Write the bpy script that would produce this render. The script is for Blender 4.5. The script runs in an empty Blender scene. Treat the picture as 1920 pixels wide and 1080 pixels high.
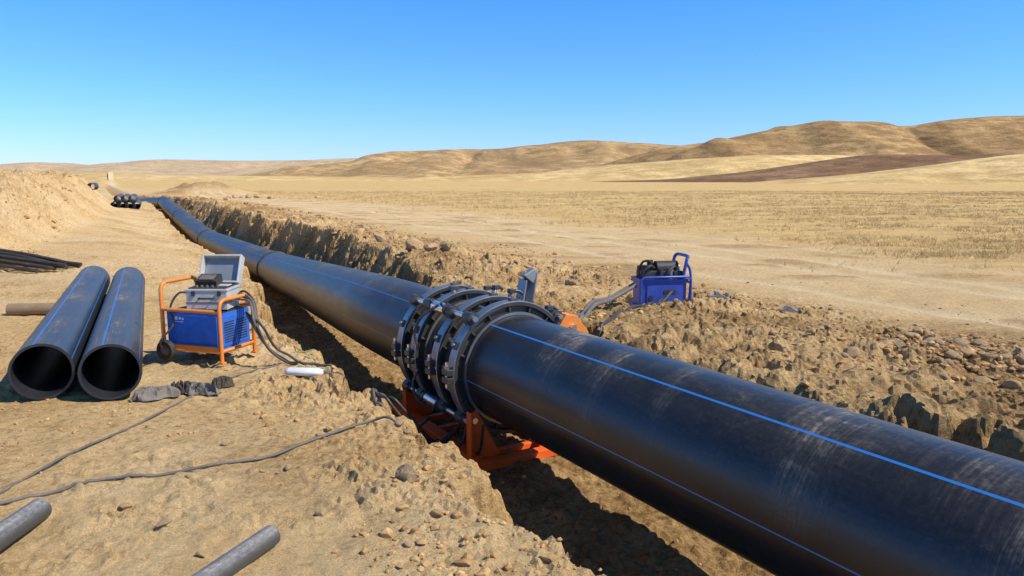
import bpy, bmesh, math, random
import numpy as np
from mathutils import Vector, Matrix
random.seed(7); rng=np.random.default_rng(7)
scene=bpy.context.scene
COL=scene.collection

# ------------------------------------------------------------------ materials
def new_mat(name):
    m=bpy.data.materials.new(name); m.use_nodes=True
    nt=m.node_tree; b=nt.nodes['Principled BSDF']
    return m,nt,b
def N(nt,t,**k):
    n=nt.nodes.new(t)
    for a,v in k.items(): setattr(n,a,v)
    return n
def ramp(nt,fac,stops):
    r=N(nt,'ShaderNodeValToRGB'); e=r.color_ramp.elements
    while len(e)<len(stops): e.new(0.5)
    for i,(p,c) in enumerate(stops):
        e[i].position=p; e[i].color=(c[0],c[1],c[2],1) if hasattr(c,'__len__') else (c,c,c,1)
    nt.links.new(fac,r.inputs[0]); return r.outputs[0]
def noise(nt,vec,scale,detail=4,rough=.55,dist=0):
    n=N(nt,'ShaderNodeTexNoise'); n.inputs['Scale'].default_value=scale
    n.inputs['Detail'].default_value=detail; n.inputs['Roughness'].default_value=rough
    n.inputs['Distortion'].default_value=dist
    if vec is not None: nt.links.new(vec,n.inputs['Vector'])
    return n.outputs['Fac']
def mix(nt,f,a,b,mode='MIX'):
    m=N(nt,'ShaderNodeMix',data_type='RGBA',blend_type=mode)
    for s,v in ((0,f),(6,a),(7,b)):
        if isinstance(v,(int,float)): m.inputs[s].default_value=v
        elif isinstance(v,tuple): m.inputs[s].default_value=(v[0],v[1],v[2],1)
        else: nt.links.new(v,m.inputs[s])
    return m.outputs[2]
def math_(nt,op,a,b=None,c=None):
    m=N(nt,'ShaderNodeMath',operation=op)
    for i,v in enumerate((a,b,c)):
        if v is None: continue
        if isinstance(v,(int,float)): m.inputs[i].default_value=v
        else: nt.links.new(v,m.inputs[i])
    return m.outputs[0]
def bump(nt,b,h,strength,dist,prev=None):
    n=N(nt,'ShaderNodeBump'); n.inputs['Strength'].default_value=strength; n.inputs['Distance'].default_value=dist
    nt.links.new(h,n.inputs['Height'])
    if prev is not None: nt.links.new(prev,n.inputs['Normal'])
    if b is not None: nt.links.new(n.outputs[0],b.inputs['Normal'])
    return n.outputs[0]

def painted(name,col,rough=.45,metal=0.,dirt=.25,dirtcol=(.42,.29,.16),var=.12,bs=.0):
    m,nt,b=new_mat(name)
    tc=N(nt,'ShaderNodeTexCoord').outputs['Object']
    n1=noise(nt,tc,9,5,.65); n2=noise(nt,tc,60,3,.6)
    c=mix(nt,ramp(nt,n1,[(.3,0.),(.7,1.)]),tuple(x*(1-var) for x in col),tuple(min(1,x*(1+var)) for x in col))
    d=ramp(nt,n2,[(.45,0.),(.8,1.)]); d2=ramp(nt,n1,[(.4,0.1),(.75,1.)])
    f=math_(nt,'MULTIPLY',math_(nt,'MULTIPLY',d,d2),dirt*2.2)
    f=math_(nt,'MINIMUM',math_(nt,'ADD',f,dirt*.25),1.)
    c=mix(nt,f,c,dirtcol); nt.links.new(c,b.inputs['Base Color'])
    nt.links.new(math_(nt,'MINIMUM',math_(nt,'ADD',math_(nt,'MULTIPLY',f,.5),rough),1.),b.inputs['Roughness'])
    b.inputs['Metallic'].default_value=metal
    if bs: bump(nt,b,n2,bs,.003)
    return m

M_blue=painted('blue_paint',(.012,.14,.58),.36,dirt=.16)
M_dblue=painted('dark_blue_paint',(.008,.06,.40),.36,dirt=.18)
M_orange=painted('orange_paint',(.82,.24,.03),.42,dirt=.18)
M_red=painted('orange_red_paint',(.85,.13,.015),.42,dirt=.10)
M_case=painted('grey_plastic',(.50,.49,.46),.5,dirt=.15)
M_black=painted('black_rubber',(.018,.018,.019),.55,dirt=.15)
M_hose=painted('grey_cable',(.10,.095,.09),.55,dirt=.35)
M_hose2=painted('black_hose',(.02,.02,.022),.45,dirt=.2)
M_cast=painted('cast_metal',(.055,.056,.058),.40,metal=.35,dirt=.12,bs=.4)
M_rim=painted('worn_metal',(.32,.32,.325),.34,metal=.75,dirt=.12,bs=.3)
M_chrome=painted('chrome_metal',(.85,.85,.86),.2,metal=.9,dirt=.04)
M_steel=painted('galvanised_metal',(.36,.37,.38),.4,metal=.6,dirt=.15,bs=.3)
M_white=painted('white_plastic',(.80,.79,.75),.45,dirt=.1)
M_cloth=painted('grey_cloth',(.17,.155,.135),.9,dirt=.3,bs=.6)
M_clothd=painted('dark_cloth',(.035,.033,.03),.9,dirt=.3,bs=.6)
M_wood=painted('weathered_wood',(.24,.16,.09),.85,dirt=.4,bs=.6)
M_green=painted('green_cord',(.05,.22,.13),.6,dirt=.3)

def pipe_mat(name,stripes,dust=1.,base=(.009,.010,.013),rough=.24,bands=(),film=.05,ls=.4,cs=.6):
    m,nt,b=new_mat(name)
    uv=N(nt,'ShaderNodeUVMap').outputs[0]
    sx=N(nt,'ShaderNodeSeparateXYZ'); nt.links.new(uv,sx.inputs[0]); U,V=sx.outputs[0],sx.outputs[1]
    obj=N(nt,'ShaderNodeTexCoord').outputs['Object']
    def mapped(su,sv):
        mp=N(nt,'ShaderNodeMapping'); mp.inputs['Scale'].default_value=(su,sv,1); nt.links.new(uv,mp.inputs[0]); return mp.outputs[0]
    top=math_(nt,'SUBTRACT',1.,math_(nt,'MULTIPLY',math_(nt,'ABSOLUTE',math_(nt,'SUBTRACT',U,.28)),4.4))
    top=math_(nt,'MAXIMUM',top,0.05)
    big=ramp(nt,noise(nt,mapped(5,.9),1.0,6,.7),[(.40,0.),(.68,1.)])
    circ=ramp(nt,noise(nt,mapped(5,46),1.0,4,.75,.5),[(.47,0.),(.66,1.)])
    lng=ramp(nt,noise(nt,mapped(110,1.3),1.0,4,.75),[(.50,0.),(.75,1.)])
    band=ramp(nt,noise(nt,mapped(1.2,.55),1.0,2,.5),[(.50,0.),(.64,1.)])
    fine=ramp(nt,noise(nt,obj,45,4,.7),[(.35,.25),(.75,1.)])
    smear=ramp(nt,noise(nt,mapped(14,5),1.0,5,.7,1.),[(.54,0.),(.70,1.)])
    f1=math_(nt,'MULTIPLY',math_(nt,'MULTIPLY',circ,band),cs)
    if bands:
        acc=None
        wob=math_(nt,'MULTIPLY',math_(nt,'SUBTRACT',noise(nt,mapped(3,.4),1.,2),.5),.4)
        for (bc,bw,bst) in bands:
            t=math_(nt,'DIVIDE',math_(nt,'ABSOLUTE',math_(nt,'SUBTRACT',math_(nt,'ADD',V,wob),bc)),bw)
            t=math_(nt,'MULTIPLY',math_(nt,'MAXIMUM',math_(nt,'SUBTRACT',1.,t),0.),bst)
            acc=t if acc is None else math_(nt,'ADD',acc,t)
        patch=ramp(nt,noise(nt,mapped(11,1.5),1.,3,.6),[(.42,.15),(.6,1.)])
        f1=math_(nt,'ADD',f1,math_(nt,'MULTIPLY',math_(nt,'MULTIPLY',acc,math_(nt,'ADD',circ,.25)),patch))
    f2=math_(nt,'ADD',math_(nt,'MULTIPLY',math_(nt,'MULTIPLY',lng,big),ls),math_(nt,'MULTIPLY',math_(nt,'MULTIPLY',smear,big),.5))
    f3=math_(nt,'ADD',math_(nt,'MULTIPLY',big,.12),film)
    f=math_(nt,'MULTIPLY',math_(nt,'ADD',math_(nt,'ADD',f1,f2),f3),math_(nt,'MULTIPLY',top,fine))
    f=math_(nt,'MINIMUM',math_(nt,'MULTIPLY',math_(nt,'ADD',f,.010),dust),.85)
    c=mix(nt,f,base,(.50,.42,.32))
    for (cu,hw,col,st) in stripes:
        s=math_(nt,'COMPARE',U,cu,hw)
        wear=math_(nt,'SUBTRACT',1.,math_(nt,'MINIMUM',math_(nt,'MULTIPLY',f,.6),1.))
        s=math_(nt,'MULTIPLY',math_(nt,'MULTIPLY',s,wear),st)
        c=mix(nt,s,c,col)
    nt.links.new(c,b.inputs['Base Color'])
    r=math_(nt,'ADD',rough,math_(nt,'MULTIPLY',f,.8))
    r=math_(nt,'ADD',r,math_(nt,'MULTIPLY',noise(nt,mapped(30,3),1.,3),.12))
    nt.links.new(math_(nt,'MINIMUM',r,.95),b.inputs['Roughness'])
    bump(nt,b,lng,.12,.002)
    return m
BL=(.03,.20,.58)
M_pipe=pipe_mat('black_polyethylene_near',[(.332,.0025,BL,1.),(.514,.0015,(.05,.20,.46),.85),(.10,.0026,BL,1.)],1.,bands=[(7.72,.20,2.6),(7.2,.12,.8),(5.85,.20,1.8),(5.0,.12,1.1),(6.7,.1,.5)],film=.045,ls=.22,cs=.25)
M_pipe2=pipe_mat('black_polyethylene_far',[(.352,.0024,(.03,.14,.44),.85),(.50,.0014,(.05,.15,.40),.6),(.12,.0026,BL,1.)],1.5,rough=.30)
M_pipe3=pipe_mat('black_polyethylene_small',[(.28,.0048,(.02,.20,.66),1.),(.42,.0048,(.02,.20,.66),.9),(.06,.004,BL,.8)],2.0,base=(.013,.017,.025),rough=.28,film=.06,ls=.8)
M_scrap=pipe_mat('scrap_pipe_plastic',[(.24,.008,(.04,.16,.45),.8),(.36,.006,(.04,.16,.45),.6),(.14,.006,(.04,.16,.45),.6)],3.6,base=(.045,.05,.054),rough=.34,film=.12)

# ------------------------------------------------------------------ noise
def hsh(a,b,seed):
    v=(a*374761393+b*668265263+seed*144269504)&0xffffffff
    v=((v^(v>>13))*1274126177)&0xffffffff
    return ((v^(v>>16))&0xffff)/65535.
def vn(x,y,seed=0):
    x=np.asarray(x,float); y=np.asarray(y,float)
    xi=np.floor(x).astype(np.int64); yi=np.floor(y).astype(np.int64)
    fx=x-xi; fy=y-yi; fx=fx*fx*(3-2*fx); fy=fy*fy*(3-2*fy)
    a=hsh(xi,yi,seed); b=hsh(xi+1,yi,seed); c=hsh(xi,yi+1,seed); d=hsh(xi+1,yi+1,seed)
    return ((a*(1-fx)+b*fx)*(1-fy)+(c*(1-fx)+d*fx)*fy)*2-1
def fbm(x,y,o=4,seed=0,g=.5):
    s=0;a=1;t=0
    for i in range(o):
        ca,sa=math.cos(i*1.1),math.sin(i*1.1)
        s=s+a*vn((x*ca-y*sa)*2**i+i*17.3,(x*sa+y*ca)*2**i-i*9.1,seed+i); t+=a; a*=g
    return s/t
def billow(x,y,o=3,seed=0):
    s=0;a=1;t=0
    for i in range(o):
        ca,sa=math.cos(i*1.3+.5),math.sin(i*1.3+.5)
        s=s+a*np.abs(vn((x*ca-y*sa)*2**i+i*7.3,(x*sa+y*ca)*2**i,seed+i)); t+=a; a*=.5
    return s/t
def ss(a,b,x):
    t=np.clip((x-a)/(b-a),0,1); return t*t*(3-2*t)
def clods(x,y,cell,seed,mask=None):
    """broken soil lumps: tilted blocks with creases between, 0..1"""
    out=np.zeros(np.shape(x))
    if mask is None: mask=np.ones(np.shape(x),bool)
    if not mask.any(): return out
    X=x[mask]/cell; Yv=y[mask]/cell
    X=X+.35*vn(X*2.1,Yv*2.1,seed+50); Yv=Yv+.35*vn(X*2.1,Yv*2.1,seed+51)
    xi=np.floor(X).astype(np.int64); yi=np.floor(Yv).astype(np.int64)
    f1=np.full(X.shape,9.); f2=np.full(X.shape,9.); hh=np.zeros(X.shape)
    for i in(-1,0,1):
        for j in(-1,0,1):
            a=xi+i; b=yi+j; jx=hsh(a,b,seed); jy=hsh(a,b,seed+1); dx=a+jx-X; dy=b+jy-Yv; d=np.sqrt(dx*dx+dy*dy)
            r=hsh(a,b,seed+2); tx=hsh(a,b,seed+3)-.5; ty=hsh(a,b,seed+4)-.5
            hv=np.where(r>.35,(r-.35)*1.5,0)*(1-.45*d*d)+(dx*tx+dy*ty)*1.0*(r>.35)
            near=d<f1; f2=np.where(near,f1,np.minimum(f2,d)); hh=np.where(near,hv,hh); f1=np.where(near,d,f1)
    out[mask]=np.clip(hh,0,1.1)*ss(0,.18,f2-f1)
    return out

# ------------------------------------------------------------------ pipeline course (metres)
RC,ZC,RP=2.77,.21,.40
def rt(r,t,z): return Vector((r*.857-t*.516, r*.516+t*.857, z))
key=[rt(RC,-4,ZC),rt(RC,7.0,ZC),Vector((-5.42,16.87,-.47)),Vector((-11.26,27.45,-.69)),
     Vector((-17.0,38.1,-.38)),Vector((-23.0,49.3,.02)),Vector((-31,60.4,-.45)),Vector((-36,69,-1.0))]
K=np.array([list(k) for k in key])
segl=np.r_[0,np.cumsum(np.linalg.norm(np.diff(K,axis=0),axis=1))]
sl=np.arange(0,segl[-1],.12)
path=np.stack([np.interp(sl,segl,K[:,i]) for i in range(3)],1)
w=13; ker=np.hanning(w+2)[1:-1]; ker/=ker.sum()
pp=np.vstack([path[0]+(path[0]-path[1])*np.arange(w//2,0,-1)[:,None],path,path[-1]+(path[-1]-path[-2])*np.arange(1,w//2+1)[:,None]])
path=np.stack([np.convolve(pp[:,i],ker,'valid') for i in range(3)],1)
px_,py_,pz_=path[:,0],path[:,1],path[:,2]
def cx(y):
    y=np.asarray(y,float)
    v=np.interp(y,py_,px_)
    v=np.where(y<py_[0],px_[0]-.602*(y-py_[0]),v)
    v=np.where(y>py_[-1],px_[-1]-.56*(y-py_[-1]),v)
    return v
FY=[0,6.5,9,16.9,27.5,38,49,60,90,140]; FZ=[-.52,-.52,-.64,-.95,-1.14,-.84,-.45,-.9,-.5,.0]
def dipf(y): return np.interp(y,[0,7,16.9,27.5,38,49,60],[0,0,-.36,-.58,-.28,0,0])

def ground_fields(x,y):
    x=np.asarray(x,float); y=np.asarray(y,float)
    p=(x-cx(y))*.857
    near=(np.abs(p)<9)&(y<62)
    c1=clods(x,y,.38,11,near&(p>.2)); c2=clods(x,y,.15,21,near&((p>.2)|(p<-2.6))); c3=clods(x,y,.078,31,near&(y<16)&(p>-3.6))
    cb=clods(x,y,.9,71,near&((p<-2.5)|(p>.8)))
    cL=clods(x,y,.24,41,near&(p<0)&(p>-2.4)); cL2=clods(x,y,.12,51,near&(p<0)&(p>-4.6))
    fl=np.interp(y,FY,FZ); dist=ss(9,15,y)
    wob=.13*vn(y*.9,x*.25,3)+.10*vn(x*2.3,y*2.3,4)+.07*vn(x*6,y*6,5)+.03*vn(x*14,y*14,6)
    eL=-.98+wob+.12*ss(8,14,y)-.10*(cL-.2)
    eR=1.22+.22*dist+.18*vn(x*.7,y*.7,8)+(.17-.07*dist)*vn(x*1.7,y*1.7,9)+(1-.75*dist)*(.10*vn(x*4,y*4,10)+.08*vn(x*9,y*9,12)-.05*c1-.10*c2)-.08*(cb-.2)
    tl=ss(0,.18,p-eL); tr=np.clip((eR-p)/(.42+.46*dist),0,1); tr=tr**.85
    ins=tl*tr
    edge=ss(-2.1,-1.0,p)*(p<0)
    patch=ss(-.1,.4,fbm(x*1.1,y*1.1,3,61))
    hf=fbm(x*9,y*9,3,62)
    left=dipf(y)*ss(-3.6,-.9,p)+.035*fbm(x/1.7,y/1.7,3,20)+.022*fbm(x*3,y*3,3,22)
    left=left+edge*(.065*cL*(.2+patch)+.06*cL2*(.15+patch)+.03*c3)+ (p>-4.8)*(.016*billow(x*8,y*8,3,27)*(.6+edge)+.011*hf)+(1-edge)*(.034*cL2+.018*c3)*patch*(p<0)
    left=left-.035*ss(.45,.9,fbm(x*1.4,y*1.4,2,65))*(p<-1)
    toe=np.interp(y,[0,16,30,42,70],[-5.6,-4.9,-3.4,-2.9,-2.9])
    hs=np.interp(y,[8,12,40,60,70,84],[.2,1.8,1.8,1.6,1.1,0])
    lsp=ss(0,2.1,toe-p)*(1-ss(9,16,toe-p)*.5)
    tt_=ss(-.3,.8,toe-p)*(y>8)*(y<84)
    left=left+hs*lsp*(.86+.30*fbm(x/1.9,y/1.9,4,31))+tt_*(.16*cb*(p<-2.5)+.09*c2+.20*billow(x*1.4,y*1.4,4,33)+.05*hf)
    rh=np.interp(y,[0,4,8,11,20,40,55,75],[.42,.38,.24,.36,.44,.46,.35,.0])
    wR=np.interp(y,[0,8,14,60],[5.0,5.0,4.2,4.0])
    rm=ss(.75,1.35,p)*(1-ss(0,1,(p-1.8)/(wR-1.8)))
    rough=ss(.7,1.1,p)*(1-ss(0,1,(p-wR+1)/(1.9)))*(1-ss(60,80,y))
    cl=ss(-.35,.35,fbm(x/.9,y/.9,3,47))
    right=rh*rm*(.75+.65*fbm(x/1.2,y/1.2,4,41,.6))
    right=right+rough*(.060*c1*cl+.05*cb*(.3+cl)+.13*(billow(x*1.3,y*1.3,5,43)-.2)*(.7+rh)+.055*c2*(.2+cl)+.030*c3+.028*hf-.03)
    far=ss(4.2,6.5,p)
    lane=0
    for q0 in(6.3,8.0,8.9,10.6):
        lane=lane+np.exp(-((p-q0-.5*vn(y*.12+q0,y*.0,57)-.12*vn(y*.9,x*.3,58))/.17)**2)
    right=right+.025*far*fbm(x/1.6,y/1.6,4,52)-far*.035*lane+far*.020*fbm(x*4,y*4,3,53)*(y<40)+far*.04*patch*billow(x*2.4,y*2.4,3,54)*(y<40)
    right=right+ss(10,14,p)*(.06*fbm(x/.9,y/.9,3,60))+ss(12,60,p)*.25
    outer=np.where(p<0,left,right)
    floor=fl+.05*fbm(x*1.2,y*1.2,3,70)+.05*billow(x*5,y*5,3,72)+.03*c3
    z=outer*(1-ins)+floor*ins
    z=z+.09*4*ins*(1-ins)*(p>0)*(fbm(x*3,y*3,4,73,.6)+.6*c2)+.06*4*ins*(1-ins)*(p<0)*(fbm(x*6,y*6,3,74,.65)+.6*cL2)
    endt=ss(64,84,y)
    cor=x+.537*y                       # cleared corridor running on to the hills
    heap=np.exp(-((cor+1.2+.010*y)/(.8+.004*y))**2)*ss(80,110,y)*(1-ss(500,650,y))
    z=z*(1-endt)+endt*(.1*fbm(x/9,y/9,3,75)+heap*(.3+.0006*y)*(1+.5*fbm(x/1.5,y/3,3,76)))
    m=np.exp(-(((x+33)/3.6)**2+((y-80)/3.5)**2)); z=z+1.35*m*(1+.25*fbm(x,y,3,77))
    m2=np.exp(-(((x+31.5)/1.8)**2+((y-70)/2.0)**2)); z=z+.5*m2*(1+.5*billow(x,y,3,78))
    return z,p,ins,rough,lsp,edge,m*1.4+m2+heap*.5,lane*far,patch
def gh(x,y): return float(ground_fields(np.array([x]),np.array([y]))[0][0])

# ------------------------------------------------------------------ mesh helpers
def mesh_np(name,verts,faces4,mat,smooth=True):
    me=bpy.data.meshes.new(name)
    n=len(verts); f=len(faces4); k=faces4.shape[1]
    me.vertices.add(n); me.vertices.foreach_set('co',np.ascontiguousarray(verts,dtype=np.float32).ravel())
    me.loops.add(f*k); me.loops.foreach_set('vertex_index',np.ascontiguousarray(faces4,dtype=np.int32).ravel())
    me.polygons.add(f); me.polygons.foreach_set('loop_start',np.arange(0,f*k,k,dtype=np.int32))
    me.polygons.foreach_set('loop_total',np.full(f,k,dtype=np.int32))
    me.polygons.foreach_set('use_smooth',smooth if hasattr(smooth,'__len__') else np.full(f,smooth,dtype=bool))
    me.update(calc_edges=True); me.validate()
    if mat: me.materials.append(mat)
    return me
def add(name,me,parent=None,loc=None,rot=None):
    o=bpy.data.objects.new(name,me); COL.objects.link(o)
    if parent: o.parent=parent
    if loc is not None: o.location=loc
    if rot is not None: o.rotation_euler=rot
    return o
def tag(o,label,cat,group=None):
    o['label']=label; o['category']=cat
    if group: o['group']=group
    return o
def grid_faces(nr,nc):
    i=np.arange(nr-1)[:,None]*nc+np.arange(nc-1)[None,:]
    i=i.ravel(); return np.stack([i,i+1,i+nc+1,i+nc],1)
def smooth_path(pts,n=8):
    P=[Vector(p) for p in pts]; P=[P[0]*2-P[1]]+P+[P[-1]*2-P[-2]]; out=[]
    for i in range(1,len(P)-2):
        a,b,c,d=P[i-1:i+3]
        for k in range(n):
            t=k/n
            out.append(.5*((2*b)+(c-a)*t+(2*a-5*b+4*c-d)*t*t+(3*b-a-3*c+d)*t**3))
    out.append(P[-2]); return out
class MB:
    def __init__(s): s.v=[];s.f=[];s.m=[];s.s=[]
    def _a(s,vs,fs,mi,sm):
        o=len(s.v); s.v+= [tuple(v) for v in vs]
        for f in fs: s.f.append([o+i for i in f]); s.m.append(mi); s.s.append(sm)
    def box(s,c,size,rot=None,mi=0):
        c=Vector(c); R=rot if rot else Matrix.Identity(3)
        vs=[]
        for z in(-.5,.5):
            for y in(-.5,.5):
                for x in(-.5,.5): vs.append(c+R@Vector((x*size[0],y*size[1],z*size[2])))
        s._a(vs,[(0,2,3,1),(4,5,7,6),(0,1,5,4),(2,6,7,3),(0,4,6,2),(1,3,7,5)],mi,False); return s
    def tube(s,pts,r,mi=0,n=10,cap=True,smooth=0):
        P=smooth_path(pts,smooth) if smooth else [Vector(p) for p in pts]
        rr=r if hasattr(r,'__len__') else [r]*len(P)
        rings=[];up=None
        for i,p in enumerate(P):
            t=((P[i+1] if i<len(P)-1 else p)-(P[i-1] if i else p)).normalized()
            if up is None:
                a=Vector((0,0,1)) if abs(t.z)<.9 else Vector((1,0,0)); up=(a-t*a.dot(t)).normalized()
            else: up=(up-t*up.dot(t)).normalized()
            b=t.cross(up); rings.append([p+(up*math.cos(q)+b*math.sin(q))*rr[i] for q in [2*math.pi*k/n for k in range(n)]])
        vs=[v for R in rings for v in R]; fs=[]
        for i in range(len(P)-1):
            for k in range(n): fs.append((i*n+k,i*n+(k+1)%n,(i+1)*n+(k+1)%n,(i+1)*n+k))
        s._a(vs,[f[::-1] for f in fs],mi,True)
        if cap: s._a(rings[0],[tuple(range(n))],mi,False); s._a(rings[-1],[tuple(range(n))[::-1]],mi,False)
        return s
    def cyl(s,a,b,r,mi=0,n=16,r2=None): return s.tube([a,b],[r,r if r2 is None else r2],mi,n)
    def prism(s,pts,y0,y1,mi=0,tf=None):
        n=len(pts); vs=[Vector((p[0],y0,p[1])) for p in pts]+[Vector((p[0],y1,p[1])) for p in pts]
        if tf: vs=[tf@v for v in vs]
        fs=[tuple(range(n)),tuple(range(n,2*n))[::-1]]+[(i,n+i,n+(i+1)%n,(i+1)%n) for i in range(n)]
        s._a(vs,fs,mi,False); return s
    def revolve(s,prof,c,n=72,mis=None):
        m=len(prof); c=Vector(c)
        for j in range(m):
            a,b=prof[j],prof[(j+1)%m]; vs=[];fs=[]
            for k in range(n):
                q=2*math.pi*k/n
                for (r,y) in(a,b): vs.append(c+Vector((r*math.cos(q),y,r*math.sin(q))))
            for k in range(n):
                k2=(k+1)%n; fs.append((2*k,2*k+1,2*k2+1,2*k2))
            s._a(vs,fs,mis[j] if mis else 0,True)
        return s
    def obj(s,name,mats,parent=None,loc=None,rot=None,bevel=0):
        me=bpy.data.meshes.new(name); me.from_pydata(s.v,[],s.f)
        for m in mats: me.materials.append(m)
        me.polygons.foreach_set('material_index',s.m); me.polygons.foreach_set('use_smooth',s.s)
        bm=bmesh.new(); bm.from_mesh(me)
        bmesh.ops.recalc_face_normals(bm,faces=bm.faces); bm.to_mesh(me); bm.free()
        me.update()
        o=add(name,me,parent,loc,rot)
        if bevel:
            md=o.modifiers.new('bevel','BEVEL'); md.width=bevel; md.segments=2; md.limit_method='ANGLE'; md.angle_limit=math.radians(50)
        return o
def empty(name,loc,rz=0):
    e=bpy.data.objects.new(name,None); COL.objects.link(e); e.location=loc; e.rotation_euler=(0,0,rz); e.empty_display_size=.2; return e

def pipe_mesh(name,P,R,th,mat,n=96):
    P=np.asarray(P,float); m=len(P)
    T=np.gradient(P,axis=0); T/=np.linalg.norm(T,axis=1)[:,None]
    side=np.cross(T,[0,0,1.]); side/=np.linalg.norm(side,axis=1)[:,None]; up=np.cross(side,T)
    L=np.r_[0,np.cumsum(np.linalg.norm(np.diff(P,axis=0),axis=1))]
    q=np.linspace(0,2*math.pi,n+1)
    def ringset(Ps,sd,u,r):
        return Ps[:,None,:]+r*(np.cos(q)[None,:,None]*sd[:,None,:]+np.sin(q)[None,:,None]*u[:,None,:])
    out=ringset(P,side,up,R).reshape(-1,3); inn=ringset(P,side,up,R-th).reshape(-1,3)
    fo=grid_faces(m,n+1); fi=grid_faces(m,n+1)[:,::-1]+len(out)
    caps=[];cv=[]
    base=len(out)*2
    for e,idx in((0,0),(1,m-1)):
        a=ringset(P[idx:idx+1],side[idx:idx+1],up[idx:idx+1],R)[0]; b=ringset(P[idx:idx+1],side[idx:idx+1],up[idx:idx+1],R-th)[0]
        o=base+len(cv)*(n+1); cv+=[a,b]
        k=np.arange(n); f=np.stack([o+k,o+n+1+k,o+n+2+k,o+k+1],1)
        caps.append(f if e==0 else f[:,::-1])
    V=np.vstack([out,inn]+cv); F=np.vstack([fo,fi]+caps)
    me=mesh_np(name,V,F[:,::-1],mat)
    U=np.concatenate([np.tile(q/(2*math.pi),m),np.tile(np.full(n+1,.75),m)]+[np.full(n+1,.75)]*4)
    VV=np.concatenate([np.repeat(L,n+1)]*2+[np.full(n+1,L[0])]*2+[np.full(n+1,L[-1])]*2)
    uvl=me.uv_layers.new(name='UVMap'); li=np.empty(len(me.loops),dtype=np.int32); me.loops.foreach_get('vertex_index',li)
    uvl.data.foreach_set('uv',np.stack([U[li],VV[li]],1).astype(np.float32).ravel())
    return me

# ------------------------------------------------------------------ ground material
def ground_material():
    m,nt,b=new_mat('dry_soil')
    obj=N(nt,'ShaderNodeTexCoord').outputs['Object']
    at=N(nt,'ShaderNodeVertexColor',layer_name='zone'); sp=N(nt,'ShaderNodeSeparateColor'); nt.links.new(at.outputs[0],sp.inputs[0])
    G,S,T=sp.outputs[0],sp.outputs[1],sp.outputs[2]
    n0=noise(nt,obj,.55,5,.6); n1=noise(nt,obj,3.5,6,.65); n2=noise(nt,obj,20,7,.72); n3=noise(nt,obj,120,4,.7); nf=noise(nt,obj,.05,6,.6)
    dust=mix(nt,ramp(nt,n1,[(.3,0.),(.7,1.)]),(.65,.40,.165),(.82,.56,.265))
    dust=mix(nt,ramp(nt,n0,[(.42,0.),(.68,.5)]),dust,(.84,.59,.30))
    dust=mix(nt,ramp(nt,n2,[(.38,.65),(.51,0.)]),dust,(.38,.21,.08))
    spoil=mix(nt,ramp(nt,n1,[(.3,0.),(.7,1.)]),(.30,.16,.058),(.62,.385,.165))
    spoil=mix(nt,ramp(nt,n2,[(.36,.85),(.54,0.)]),spoil,(.125,.065,.024))
    mp=N(nt,'ShaderNodeMapping'); mp.inputs['Scale'].default_value=(.25,1.,1.); nt.links.new(obj,mp.inputs[0])
    gpat=noise(nt,mp.outputs[0],1.6,8,.78)
    grass=mix(nt,ramp(nt,gpat,[(.43,0.),(.57,1.)]),(.46,.28,.095),(.84,.59,.25))
    grass=mix(nt,ramp(nt,nf,[(.4,0.),(.62,.7)]),grass,(.74,.475,.18))
    grass=mix(nt,ramp(nt,n2,[(.38,.6),(.50,0.)]),grass,(.33,.20,.07))
    track=mix(nt,ramp(nt,n0,[(.3,0.),(.7,1.)]),(.78,.55,.275),(.87,.66,.385))
    track=mix(nt,ramp(nt,n2,[(.35,.4),(.54,0.)]),track,(.58,.37,.165))
    c=mix(nt,T,dust,track); c=mix(nt,S,c,spoil); c=mix(nt,G,c,grass)
    c=mix(nt,.75,c,mix(nt,1.,c,ramp(nt,n3,[(.3,.60),(.7,1.28)]),'MULTIPLY'))
    nt.links.new(c,b.inputs['Base Color']); b.inputs['Roughness'].default_value=.95
    b.inputs['Specular IOR Level'].default_value=.1
    nb=noise(nt,obj,42,6,.75)
    p1=bump(nt,None,n1,.5,.06); p2=bump(nt,None,n2,.95,.042,p1); p3=bump(nt,None,nb,.85,.017,p2); bump(nt,b,n3,.6,.006,p3)
    return m
M_ground=ground_material()

ys=[-3.0]
while ys[-1]<7.5: ys.append(ys[-1]+(.12 if ys[-1]<1.2 else .021))
while ys[-1]<60: ys.append(ys[-1]*1.0034)
while ys[-1]<6000: ys.append(ys[-1]*1.02)
ys=np.array(ys)
sL=[0.]
while sL[-1]<4.6: sL.append(sL[-1]+.021)
while sL[-1]<90: sL.append(sL[-1]*1.015)
sR=[0.]
while sR[-1]<5.6: sR.append(sR[-1]+.021)
while sR[-1]<90: sR.append(sR[-1]*1.015)
ss_=np.r_[-np.array(sL[:0:-1]),np.array(sR)]
sc=np.where(ys<6,1.,1+(ys-6)/22.)
Y=np.repeat(ys,len(ss_)); X=cx(ys)[:,None]+ss_[None,:]*sc[:,None]; X=X.ravel()
Z,P,INS,RGH,LSP,EDG,MND,LANE,PAT=ground_fields(X,Y)
GF=grid_faces(len(ys),len(ss_))
sharp=(((RGH>.15)|((INS>.03)&(INS<.97)))&(Y<30))|((EDG>.25)&(Y<9))
me=mesh_np('ground',np.stack([X,Y,Z],1),GF,M_ground,~sharp[GF[:,0]])
def grass_mask(P,X,Y):
    return ss(10.4,14.0,P+3.0*fbm(X/5,Y/2.2,4,90))
grassm=grass_mask(P,X,Y)*(.75+.35*fbm(X/3,Y/1.5,4,91))
grassm=np.maximum(grassm,ss(0,6,-(P+11))*(Y>20)*.6); grassm=np.maximum(grassm,ss(90,160,Y)*.9)
COR=X+.537*Y
corr=np.exp(-((COR-.3)/(.9+.0055*Y))**2)*ss(60,85,Y)
grassm=np.clip(grassm,0,1)*(1-corr)
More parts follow.
